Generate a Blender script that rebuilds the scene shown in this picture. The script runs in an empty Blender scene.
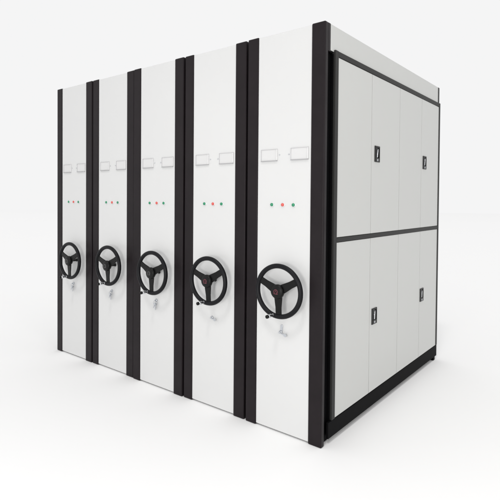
import bpy, bmesh, math, random
from mathutils import Vector, Matrix
random.seed(4)
S = bpy.context.scene
COL = S.collection
PI = math.pi

# ---------------------------------------------------------------- materials
def mat(name, col, rough=.5, metal=0, spec=.5, vary=.0, vscale=3, bump=0, bscale=600, rvary=0, trans=0, coat=0):
    m = bpy.data.materials.new(name); m.use_nodes = True
    nt = m.node_tree; b = nt.nodes['Principled BSDF']
    b.inputs['Base Color'].default_value = (*col, 1)
    b.inputs['Roughness'].default_value = rough
    b.inputs['Metallic'].default_value = metal
    b.inputs['Specular IOR Level'].default_value = spec
    b.inputs['Transmission Weight'].default_value = trans
    b.inputs['Coat Weight'].default_value = coat
    tc = nt.nodes.new('ShaderNodeTexCoord')
    if vary:
        n = nt.nodes.new('ShaderNodeTexNoise'); n.inputs['Scale'].default_value = vscale
        n.inputs['Detail'].default_value = 6; n.inputs['Roughness'].default_value = .65
        nt.links.new(tc.outputs['Object'], n.inputs['Vector'])
        r = nt.nodes.new('ShaderNodeValToRGB')
        r.color_ramp.elements[0].position = .15; r.color_ramp.elements[1].position = .85
        r.color_ramp.elements[0].color = (*[c*(1-vary) for c in col], 1)
        r.color_ramp.elements[1].color = (*[min(1, c*(1+vary)) for c in col], 1)
        nt.links.new(n.outputs['Fac'], r.inputs['Fac'])
        nt.links.new(r.outputs['Color'], b.inputs['Base Color'])
    if rvary:
        n = nt.nodes.new('ShaderNodeTexNoise'); n.inputs['Scale'].default_value = 7
        n.inputs['Detail'].default_value = 5
        nt.links.new(tc.outputs['Object'], n.inputs['Vector'])
        r = nt.nodes.new('ShaderNodeMapRange')
        r.inputs['From Min'].default_value = .3; r.inputs['From Max'].default_value = .7
        r.inputs['To Min'].default_value = rough-rvary; r.inputs['To Max'].default_value = rough+rvary
        nt.links.new(n.outputs['Fac'], r.inputs['Value'])
        nt.links.new(r.outputs['Result'], b.inputs['Roughness'])
    if bump:
        n = nt.nodes.new('ShaderNodeTexNoise'); n.inputs['Scale'].default_value = bscale
        n2 = nt.nodes.new('ShaderNodeTexNoise'); n2.inputs['Scale'].default_value = 2.2
        nt.links.new(tc.outputs['Object'], n.inputs['Vector'])
        nt.links.new(tc.outputs['Object'], n2.inputs['Vector'])
        bp = nt.nodes.new('ShaderNodeBump'); bp.inputs['Strength'].default_value = bump
        bp.inputs['Distance'].default_value = .0004
        b2 = nt.nodes.new('ShaderNodeBump'); b2.inputs['Strength'].default_value = .35
        b2.inputs['Distance'].default_value = .012
        nt.links.new(n2.outputs['Fac'], b2.inputs['Height'])
        nt.links.new(b2.outputs['Normal'], bp.inputs['Normal'])
        nt.links.new(n.outputs['Fac'], bp.inputs['Height'])
        nt.links.new(bp.outputs['Normal'], b.inputs['Normal'])
    return m

M = dict(
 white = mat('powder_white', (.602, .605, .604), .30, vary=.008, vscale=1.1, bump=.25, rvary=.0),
 door  = mat('powder_white_shaded', (.530, .535, .520), .36, vary=.015, vscale=.9, bump=.25, rvary=.0),  # same white paint, colour darkened to carry the shade of the side
 char  = mat('charcoal_paint', (.0125, .0095, .0110), .40, spec=.15, vary=.3, vscale=5, bump=.5, bscale=350, rvary=.08),
 frame = mat('dark_grey_paint', (.020, .020, .019), .5, spec=.2, vary=.15, bump=.3),
 black = mat('black_plinth', (.004, .004, .0045), .6, spec=.04, vary=.3),
 rubber= mat('black_wheel_grip', (.0035, .0035, .0050), .40, spec=.2, bump=.6, bscale=500),
 hub   = mat('black_plastic', (.004, .004, .004), .36, spec=.2),
 chrome= mat('chrome', (.72, .73, .75), .14, metal=1),
 steel = mat('brushed_steel', (.55, .57, .6), .3, metal=1),
 clear = mat('holder_plastic', (.66, .66, .66), .2, spec=.5, coat=.2),
 lip   = mat('holder_lip_shade', (.33, .33, .34), .4),  # bottom lip greyed in colour for the shadow line under the holder
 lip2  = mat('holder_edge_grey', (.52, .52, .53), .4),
 card  = mat('card_white', (.60, .60, .60), .5, spec=.2),
 green = mat('green_lens', (.006, .22, .10), .2, coat=.4),
 red   = mat('red_lens', (.62, .10, .085), .35),
 bezel = mat('bezel_silver', (.75, .76, .76), .3, metal=.6),
 pink  = mat('emblem_pink', (.20, .05, .07), .3),
 grey  = mat('emblem_grey', (.10, .10, .10), .3),
 floor = mat('pale_floor', (.85, .85, .85), .8, spec=.0, vary=.004, vscale=.6),
)

# ---------------------------------------------------------------- mesh helpers
def box(bm, x0, x1, y0, y1, z0, z1, bev=0, seg=2, mi=0):
    vs = [bm.verts.new((x, y, z)) for z in (z0, z1) for y in (y0, y1) for x in (x0, x1)]
    fs = [bm.faces.new([vs[i] for i in f]) for f in
          ((0,2,3,1), (4,5,7,6), (0,1,5,4), (2,6,7,3), (0,4,6,2), (1,3,7,5))]
    for f in fs: f.material_index = mi
    if bev:
        es = list({e for f in fs for e in f.edges})
        r = bmesh.ops.bevel(bm, geom=es, offset=bev, segments=seg, affect='EDGES', profile=.5)
        for f in r['faces']: f.material_index = mi; f.smooth = True

def lathe(bm, prof, cen, axis='y', seg=40, mi=0):
    """prof: list of (radius, height along axis)"""
    rings = []
    for r, h in prof:
        ring = []
        for k in range(seg):
            a = 2*PI*k/seg; p, q = r*math.cos(a), r*math.sin(a)
            v = {'y': (p, h, q), 'x': (h, p, q), 'z': (p, q, h)}[axis]
            ring.append(bm.verts.new(Vector(cen)+Vector(v)))
        rings.append(ring)
    for A, B in zip(rings, rings[1:]):
        for k in range(seg):
            f = bm.faces.new((A[k], A[(k+1) % seg], B[(k+1) % seg], B[k])); f.smooth = True; f.material_index = mi
    for R in (rings[0], rings[-1]):
        f = bm.faces.new(R); f.material_index = mi
    bmesh.ops.recalc_face_normals(bm, faces=bm.faces[:])

def tube(bm, pts, rad, seg=12, closed=False, mi=0, rads=None):
    n = len(pts); rings = []
    for i, p in enumerate(pts):
        p = Vector(p)
        a = Vector(pts[(i-1) % n] if (closed or i) else pts[0]); b = Vector(pts[(i+1) % n] if (closed or i < n-1) else pts[-1])
        t = (b-a).normalized()
        ref = Vector((0, 1, 0)) if abs(t.y) < .9 else Vector((1, 0, 0))
        u = t.cross(ref).normalized(); w = t.cross(u)
        r = rads[i] if rads else rad
        rings.append([bm.verts.new(p+u*r*math.cos(2*PI*k/seg)+w*r*math.sin(2*PI*k/seg)) for k in range(seg)])
    m = n if closed else n-1
    for i in range(m):
        A, B = rings[i], rings[(i+1) % n]
        for k in range(seg):
            f = bm.faces.new((A[k], A[(k+1) % seg], B[(k+1) % seg], B[k])); f.smooth = True; f.material_index = mi
    if not closed:
        bm.faces.new(rings[0][::-1]).material_index = mi; bm.faces.new(rings[-1]).material_index = mi
    bmesh.ops.recalc_face_normals(bm, faces=bm.faces[:])

def prism(bm, outline, y0, y1, bev=0, mi=0, plane='xz', holes=None):
    def P(a, b, h): return (a, h, b) if plane == 'xz' else (h, a, b)
    A = [bm.verts.new(P(a, b, y0)) for a, b in outline]
    B = [bm.verts.new(P(a, b, y1)) for a, b in outline]
    n = len(A); fs = [bm.faces.new(A), bm.faces.new(B[::-1])]
    for k in range(n): fs.append(bm.faces.new((A[k], B[k], B[(k+1) % n], A[(k+1) % n])))
    bmesh.ops.recalc_face_normals(bm, faces=fs)
    for f in fs: f.material_index = mi
    if bev:
        es = list({e for f in fs[:2] for e in f.edges})
        r = bmesh.ops.bevel(bm, geom=es, offset=bev, segments=2, affect='EDGES', profile=.5)
        for f in r['faces']: f.material_index = mi; f.smooth = True

def obj(name, bm, mats, parent=None, loc=None):
    me = bpy.data.meshes.new(name); bm.to_mesh(me); bm.free()
    for m in (mats if isinstance(mats, (list, tuple)) else [mats]): me.materials.append(M[m])
    o = bpy.data.objects.new(name, me); COL.objects.link(o)
    if parent: o.parent = parent
    if loc: o.location = loc
    return o
def NB(): return bmesh.new()

# ---------------------------------------------------------------- dimensions (metres)
H = 2.30; PITCH = .52515; GAP = .0106
WR, WW = .0828, .3554                    # right edge trim, white panel
W = PITCH-GAP; WL = W-WR-WW
DEPTH = 1.993
AX = -(WR+WW/2)                          # axis of the white panel

# ---------------------------------------------------------------- one shelving unit
def card_holder(parent, x0, x1, z0, z1, nub):
    b = NB(); t = .0042
    # back, thin lips on all four sides, the right one standing out as a tab
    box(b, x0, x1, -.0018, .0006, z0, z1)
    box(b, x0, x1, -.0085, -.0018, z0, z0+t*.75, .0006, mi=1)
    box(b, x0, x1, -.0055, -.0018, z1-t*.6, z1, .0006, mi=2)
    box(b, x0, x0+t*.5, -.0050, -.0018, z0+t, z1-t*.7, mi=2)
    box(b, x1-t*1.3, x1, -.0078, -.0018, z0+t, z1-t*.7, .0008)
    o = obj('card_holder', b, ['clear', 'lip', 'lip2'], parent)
    c = NB(); box(c, x0+t, x1-t*1.5, -.0026, -.0018, z0+t, z1-t); obj('card', c, 'card', o)
    r = NB(); zc = (z0+z1)/2
    lathe(r, [(.0036, .0003), (.0036, -.0022), (.0022, -.0034)], (nub, 0, zc), 'y', 14); obj('rivet', r, 'steel', o)
    return o

def indicator(parent, x, z, m):
    b = NB(); lathe(b, [(.0098, .0005), (.0098, -.006), (.0088, -.0085), (.0045, -.0105), (.001, -.011)], (x, 0, z), 'y', 24)
    o = obj('indicator_light', b, m, parent)
    c = NB(); lathe(c, [(.0138, .0008), (.0138, -.0022), (.0122, -.0034), (.0099, -.0034)], (x, 0, z), 'y', 28); obj('bezel', c, 'bezel', o)

WY = -.070                               # plane of the wheel rim
def handwheel(parent, xc, zc, rot=0, emb='pink'):
    R = .1415; b = NB()
    N = 72
    tube(b, [(xc+R*math.cos(2*PI*k/N), WY, zc+R*math.sin(2*PI*k/N)) for k in range(N)], .0138, 14, True)
    w = obj('handwheel', b, 'rubber', parent)
    for deg in (156, 29, 271):
        a = math.radians(deg+rot); ca, sa = math.cos(a), math.sin(a)
        s = NB()
        out = []
        sta = ((.015, .027), (.045, .0245), (.09, .0195), (.125, .0195), (.139, .023))
        L = [(r, h) for r, h in sta]+[(r, -h) for r, h in reversed(sta)]
        for r, h in L: out.append((r, h))
        # spoke: dished plate, its hub end a little in front of the rim
        top = [s.verts.new((xc+ca*r-sa*h, WY-.010+(.006*r/.139), zc+sa*r+ca*h)) for r, h in out]
        botv = [s.verts.new((xc+ca*r-sa*h, WY+.002+(.002*r/.139), zc+sa*r+ca*h)) for r, h in out]
        n = len(top); s.faces.new(top); s.faces.new(botv[::-1])
        for k in range(n): s.faces.new((top[k], botv[k], botv[(k+1) % n], top[(k+1) % n]))
        bmesh.ops.recalc_face_normals(s, faces=s.faces[:])
        es = [e for e in s.edges if len({v in top for v in e.verts}) == 1]
        r_ = bmesh.ops.bevel(s, geom=es, offset=.003, segments=3, affect='EDGES')
        for f in r_['faces']: f.smooth = True
        obj('spoke', s, 'hub', w)
    h = NB(); lathe(h, [(.030, WY+.012), (.040, WY-.002), (.041, WY-.016), (.038, WY-.022), (.033, WY-.025), (.012, WY-.0262)], (xc, 0, zc), 'y', 44)
    obj('hub', h, 'hub', w)
    # shaft behind the hub down to a round flange on the panel
    f = NB(); lathe(f, [(.013, .0006), (.013, -.004), (.012, -.006), (.009, -.0065), (.009, WY+.012)], (xc, 0, zc), 'y', 32)
    obj('shaft', f, 'hub', w)
    # emblem: open ring round a small pointed letter-like mark
    e = NB(); ye = WY-.0268; ex = xc-.002; r = .0125
    arc = [(ex+r*math.cos(math.radians(d)), ye, zc+r*math.sin(math.radians(d))) for d in range(-35, 216, 10)]
    tube(e, arc, .0013, 6)
    tube(e, [(ex-.008, ye, zc-.010), (ex, ye, zc+.010), (ex+.008, ye, zc-.010)], .0012, 6)
    tube(e, [(ex-.014, ye, zc-.0115), (ex+.014, ye, zc-.0115)], .0015, 6)
    obj('emblem', e, emb, w)
    # crank grip standing out of the rim towards the viewer
    a = math.radians(256+rot); gx, gz = xc+R*math.cos(a)+.004, zc+R*math.sin(a)+.001
    g = NB()
    lathe(g, [(.0085, WY), (.0085, WY-.012), (.0062, WY-.015), (.0062, WY-.020), (.0092, WY-.023), (.0112, WY-.034), (.0110, WY-.050), (.0096, WY-.058)], (gx, 0, gz), 'y', 22)
    lathe(g, [(.0094, WY-.058), (.0104, WY-.061), (.0100, WY-.070), (.006, WY-.073)], (gx, 0, gz), 'y', 22, mi=1)
    obj('crank_handle', g, ['chrome', 'hub'], w)
    return w

def lock(parent, x, z, tag=False):
    b = NB(); lathe(b, [(.0105, .0005), (.0105, -.005), (.0085, -.008), (.0035, -.0085)], (x, 0, z), 'y', 24)
    if tag:
        prism(b, [(x-.003, z+.008), (x+.013, z+.008), (x+.014, z+.040), (x+.006, z+.046), (x-.002, z+.040)], -.0035, .0005, .0006)
    return obj('lock', b, 'steel', parent)

def trim(parent, x0, x1, slant):
    b = NB(); box(b, x0, x1, -.005, .030, .0, H+.002, .0065, 4)
    box(b, x0, x1-.0012, .0302, .056, 2.150, H+.001, .002)
    return obj('edge_trim', b, 'char', parent)

def make_unit():
    u = bpy.data.objects.new('mobile_shelving_unit', None); COL.objects.link(u)
    b = NB(); box(b, -WR-WW+.0004, -WR-.0004, .0, .045, .010, H-.002, .002)
    obj('front_panel', b, 'white', u)
    trim(u, -WR, 0, 0); trim(u, -W, -WR-WW, 0)
    # carcass behind the front, with its lid
    b = NB()
    box(b, -W+.004, -W+.022, .058, DEPTH-.002, .09, H-.006)
    box(b, -.024, -.006, .102, DEPTH-.002, .09, H-.006)
    box(b, -W+.022, -.024, DEPTH-.02, DEPTH-.003, .09, H-.008)
    box(b, -W+.022, -.024, .0565, DEPTH-.02, H-.030, H-.008)
    box(b, -W+.022, -.024, .0565, .075, .10, H-.030)
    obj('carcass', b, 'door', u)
    b = NB(); box(b, -W+.010, -.030, .0575, DEPTH-.030, .008, .0895, .002)
    obj('plinth', b, 'black', u)
    indicator(u, AX-.074, 1.317, 'green'); indicator(u, AX, 1.317, 'red'); indicator(u, AX+.071, 1.317, 'green')
    card_holder(u, AX-.153, AX-.039, 1.568, 1.638, AX-.026)
    card_holder(u, AX+.050, AX+.164, 1.568, 1.638, AX+.037)
    return u

def copy_tree(o, parent=None):
    c = o.copy(); COL.objects.link(c); c.parent = parent
    for ch in list(o.children): copy_tree(ch, c)
    return c

proto = make_unit()
units = [proto]+[copy_tree(proto) for _ in range(4)]
XOFF = [0, -PITCH-.005, -2*PITCH-.006, -3*PITCH-.002, -4*PITCH]
YOFF = [0, .003, -.002, .004, 0]
LBL = ['near right end shelving unit whose side is covered by dark framed white doors',
       'second shelving unit from the right with a single key in its lock and no bunch',
       'middle of the five white shelving units, between two dark gaps',
       'second shelving unit from the left end of the white row',
       'leftmost and farthest white shelving unit, narrowest in view']
WX = [-.2390, -.2400, -.2350, -.2230, -.2150]     # wheel axis within each unit
WZ = [.834, .832, .829, .832, .826]
ROT = [0, 2, -2, 1, -1]
wheels = []
for i, u in enumerate(units):
    u.location = (XOFF[i], YOFF[i], 0)
    u['label'] = LBL[i]; u['category'] = 'shelving unit'; u['group'] = 'mobile shelving units standing in a row'
    handwheel(u, WX[i], WZ[i], ROT[i], 'pink' if i < 2 else 'grey')

# ---------------------------------------------------------------- doors on the side of the near unit
u0 = units[0]
S0, S1, S2, S3, S4 = .1362, .5965, 1.0761, 1.5378, 1.9662
ZT, ZB, ZM1, ZM2 = 2.1349, .1234, 1.1085, 1.1372
FX0, FX1 = -.0055, .0095
b = NB()
box(b, -.0055, -.0012, .0575, DEPTH-.034, 2.158, H-.001, .0008)
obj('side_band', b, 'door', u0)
b = NB(); box(b, -.0055, .0002, DEPTH-.0335, DEPTH, 2.158, H-.001, .001)
obj('rear_edge', b, 'frame', u0)
b = NB()
box(b, FX0, FX1, S0-.040, S0-.0015, .1215, 2.1685, .003)              # near upright
box(b, FX0, FX1, S4+.0015, S4+.030, .1215, 2.1685, .003)             # far upright
box(b, FX0, FX1-.001, S0-.0015, S4+.0015, ZT+.0015, 2.1680, .003)       # head
box(b, FX0, FX1-.001, S0-.0015, S4+.0015, ZM1+.0015, ZM2-.0015, .003)   # middle rail
box(b, FX0, -.0036, S0-.001, S4+.001, ZB, ZM1+.001)
box(b, FX0, -.0036, S0-.001, S4+.001, ZM2-.001, ZT+.001)                # dark backing that shows in the door gaps
obj('door_frame', b, 'frame', u0)
b = NB(); box(b, -.0055, .0075, .060, S4+.028, .030, .1205, .002)
obj('side_plinth', b, 'black', u0)
b = NB(); box(b, -.045, .004, 1.925, 1.962, .0, .0298, .002)
obj('foot', b, 'black', u0)
# recess between post and door frame
b = NB(); box(b, -.030, -.022, .0305, .1015, .004, 2.149)
box(b, -.0215, -.0058, .0575, .0966, 2.1495, 2.1576)
box(b, -.0215, -.0058, .0968, .1016, .0305, 2.149)
obj('recess_strip', b, 'black', u0)

def door_handle(parent, yc, zc, tilt):
    X = .0062; h = NB(); w2, h2 = .038, .051
    # plate with a hollow: four rims, a sunk back, lever and small lock
    box(h, X-.0012, X+.0050, yc-w2, yc-w2+.011, zc-h2, zc+h2, .0012)
    box(h, X-.0012, X+.0050, yc+w2-.011, yc+w2, zc-h2, zc+h2, .0012)
    box(h, X-.0012, X+.0048, yc-w2+.011, yc+w2-.011, zc+h2-.010, zc+h2, .0012)
    box(h, X-.0012, X+.0048, yc-w2+.011, yc+w2-.011, zc-h2, zc-h2+.026, .0012)
    box(h, X-.0012, X+.0004, yc-w2+.011, yc+w2-.011, zc-h2+.026, zc+h2-.010)
    o = obj('door_handle', h, 'hub', parent)
    l = NB()
    prism(l, [(-.008, -.030), (.005, -.030), (.009, .012), (.006, .027), (-.001, .022), (-.006, .0)], 0, .0042, .001, plane='yz')
    bmesh.ops.rotate(l, verts=l.verts[:], cent=(0, 0, 0), matrix=Matrix.Rotation(math.radians(tilt), 3, 'X'))
    bmesh.ops.translate(l, verts=l.verts[:], vec=(X+.0006, yc+.002, zc+.009))
    obj('lever', l, 'chrome', o)
    k = NB(); lathe(k, [(.0085, X+.0046), (.0080, X+.0062), (.003, X+.0064)], (0, yc+.001, zc-h2+.013), 'x', 20)
    obj('keyhole', k, 'steel', o)
for (z0, z1, zh) in ((ZM2, ZT, 1.6425), (ZB, ZM1, .6045)):
    for k, (ya, yb) in enumerate(((S0, S1), (S1, S2), (S2, S3), (S3, S4))):
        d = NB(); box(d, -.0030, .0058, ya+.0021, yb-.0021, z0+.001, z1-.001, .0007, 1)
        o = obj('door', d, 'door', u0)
        if k in (1, 3):
            up = zh > 1
            yc = {(1, True): .6815, (3, True): 1.611, (1, False): .667, (3, False): 1.586}[(k, up)]
            door_handle(o, yc, zh if not (k == 3) else zh+.003, -6 if up else 0)

# ---------------------------------------------------------------- locks and keys
def key_mesh(b, x, z, ang, L=.045, y=-.012, tip=0):
    """flat key: round bow and blade, leaving (x, z) in direction ang (degrees) within the panel plane"""
    a = math.radians(ang); ca, sa = math.cos(a), math.sin(a)
    def P(r, h): return (x+ca*r-sa*h, z+sa*r+ca*h)
    out = [P(0, .003), P(L*.5, .0036)]+[P(L*.74+.0095*math.cos(t), .0095*math.sin(t)) for t in [math.radians(q) for q in range(150, -151, -30)]]+[P(L*.5, -.0036), P(0, -.003)]
    prism(b, out, y-.0011, y+.0011, .0003)

def thing(o, label, cat, group):
    o['label'] = label; o['category'] = cat; o['group'] = group
    return o
G = 'keys left in the unit locks'
lx = [AX, AX, AX, AX, AX]
for i, u in enumerate(units):
    X = XOFF[i]
    if i == 0:
        lock(u, -.2665, .586, True)
        b = NB(); tube(b, [(0, -.0085, 0), (0, -.018, 0)], .0058, 12)
        key_mesh(b, .002, -.001, -14, .050, -.0165)
        k = obj('key', b, 'steel', None, (X-.2665, 0, .586))
        thing(k, 'single steel key turned sideways in the lock of the near unit with the side doors', 'key', G)
    elif i == 1:
        lock(u, -.2630, .584)
        b = NB(); tube(b, [(0, -.0085, 0), (0, -.017, 0)], .0058, 12)
        key_mesh(b, .002, -.001, -12, .042, -.0155)
        k = obj('key', b, 'steel', None, (X-.2630, YOFF[i], .584))
        thing(k, 'single steel key in the lock below the second handwheel from the right', 'key', G)
    else:
        lk = lock(u, -.2620, .623)
        b = NB()
        tube(b, [(0, -.0085, 0), (0, -.022, 0)], .0030, 10)
        R = .015; cz = -.017
        tube(b, [(R*math.cos(2*PI*q/24), -.017, cz+R*math.sin(2*PI*q/24)) for q in range(24)], .0013, 6, True)
        j = (-4, 3, -8)[i-2]
        key_mesh(b, -.004, -.062, 82+j, .050, -.0125); key_mesh(b, .006, -.066, 98+j, .050, -.0165)
        key_mesh(b, -.011, -.052, 68+j, .044, -.0205)
        k = obj('key_bunch', b, 'steel', None, (X-.2620, YOFF[i], .623))
        thing(k, ['bunch of keys hanging under the handwheel of the middle shelving unit',
                  'bunch of keys hanging under the second handwheel from the left',
                  'bunch of keys hanging under the leftmost handwheel'][i-2], 'keys', 'key bunches hanging from the locks')

# ---------------------------------------------------------------- floor, backdrop light
b = NB()
ring = [b.verts.new((60*math.cos(2*PI*k/96), 60*math.sin(2*PI*k/96), 0)) for k in range(96)]
b.faces.new(ring)
fl = obj('floor', b, 'floor'); fl['kind'] = 'structure'

w = bpy.data.worlds.new('World'); S.world = w; w.use_nodes = True
bg = w.node_tree.nodes['Background']; bg.inputs['Color'].default_value = (.912, .912, .916, 1); bg.inputs['Strength'].default_value = 1

def area(name, loc, target, size, power):
    l = bpy.data.lights.new(name, 'AREA'); l.shape = 'DISK'; l.size = size; l.energy = power
    l.color = (1, .985, .965)
    o = bpy.data.objects.new(name, l); COL.objects.link(o); o.location = loc
    o.rotation_euler = (Vector(target)-Vector(loc)).to_track_quat('-Z', 'Y').to_euler()
    return o
el = math.radians(60); D = 320
dirv = Vector((.29, -1, 0)).normalized()
kp = Vector((-1, 1, 0))+dirv*D*math.cos(el)+Vector((0, 0, D*math.sin(el)))
area('floor_fill', kp, (-1, 1, 1), 44, 220000)  # added far-off light, lifts the floor evenly to the background tone
area('front_softbox', (.6, -4.3, 1.0), (-.4, 0, 1.0), 1.1, 62)

sl = area('side_fill', (2.6, -1.3, 2.3), (0, .5, 1.7), .8, 17); sl.data.color = (1, .97, .92)  # added unseen fill, brightens the near upper part of the doors
st = area('glare_fill', (-4.9, -4.8, 2.7), (-.7, 0, 1.75), .3, 7); st.data.color = (1, .94, .88)  # added unseen light, mirrored as a soft warm glare on the fronts
st.data.shape = 'RECTANGLE'; st.data.size = .30; st.data.size_y = 1.7
st.rotation_euler.rotate_axis('Z', math.radians(24))

# ---------------------------------------------------------------- camera
yaw, pit, rol = .703908, .019016, .006843
cy, sy = math.cos(yaw), math.sin(yaw)
fw = Vector((-sy*math.cos(pit), cy*math.cos(pit), -math.sin(pit)))
rt = Vector((cy, sy, 0)); up = rt.cross(fw)
r2 = rt*math.cos(rol)+up*math.sin(rol); u2 = -rt*math.sin(rol)+up*math.cos(rol)
cam = bpy.data.cameras.new('camera'); co = bpy.data.objects.new('camera', cam); COL.objects.link(co)
mt = Matrix((r2, u2, -fw)).transposed().to_4x4(); mt.translation = Vector((1.25945, -2.34639, 1.34296))
co.matrix_world = mt
cam.sensor_width = 36; cam.lens = 485.764/500*36
cam.shift_x = 30.107/500; cam.shift_y = -40.951/500
cam.clip_start = .05; cam.clip_end = 500
S.camera = co

S.render.engine = 'CYCLES'
S.view_settings.view_transform = 'Standard'; S.view_settings.look = 'None'
S.view_settings.exposure = 0; S.view_settings.gamma = 1
S.cycles.max_bounces = 8; S.cycles.diffuse_bounces = 6
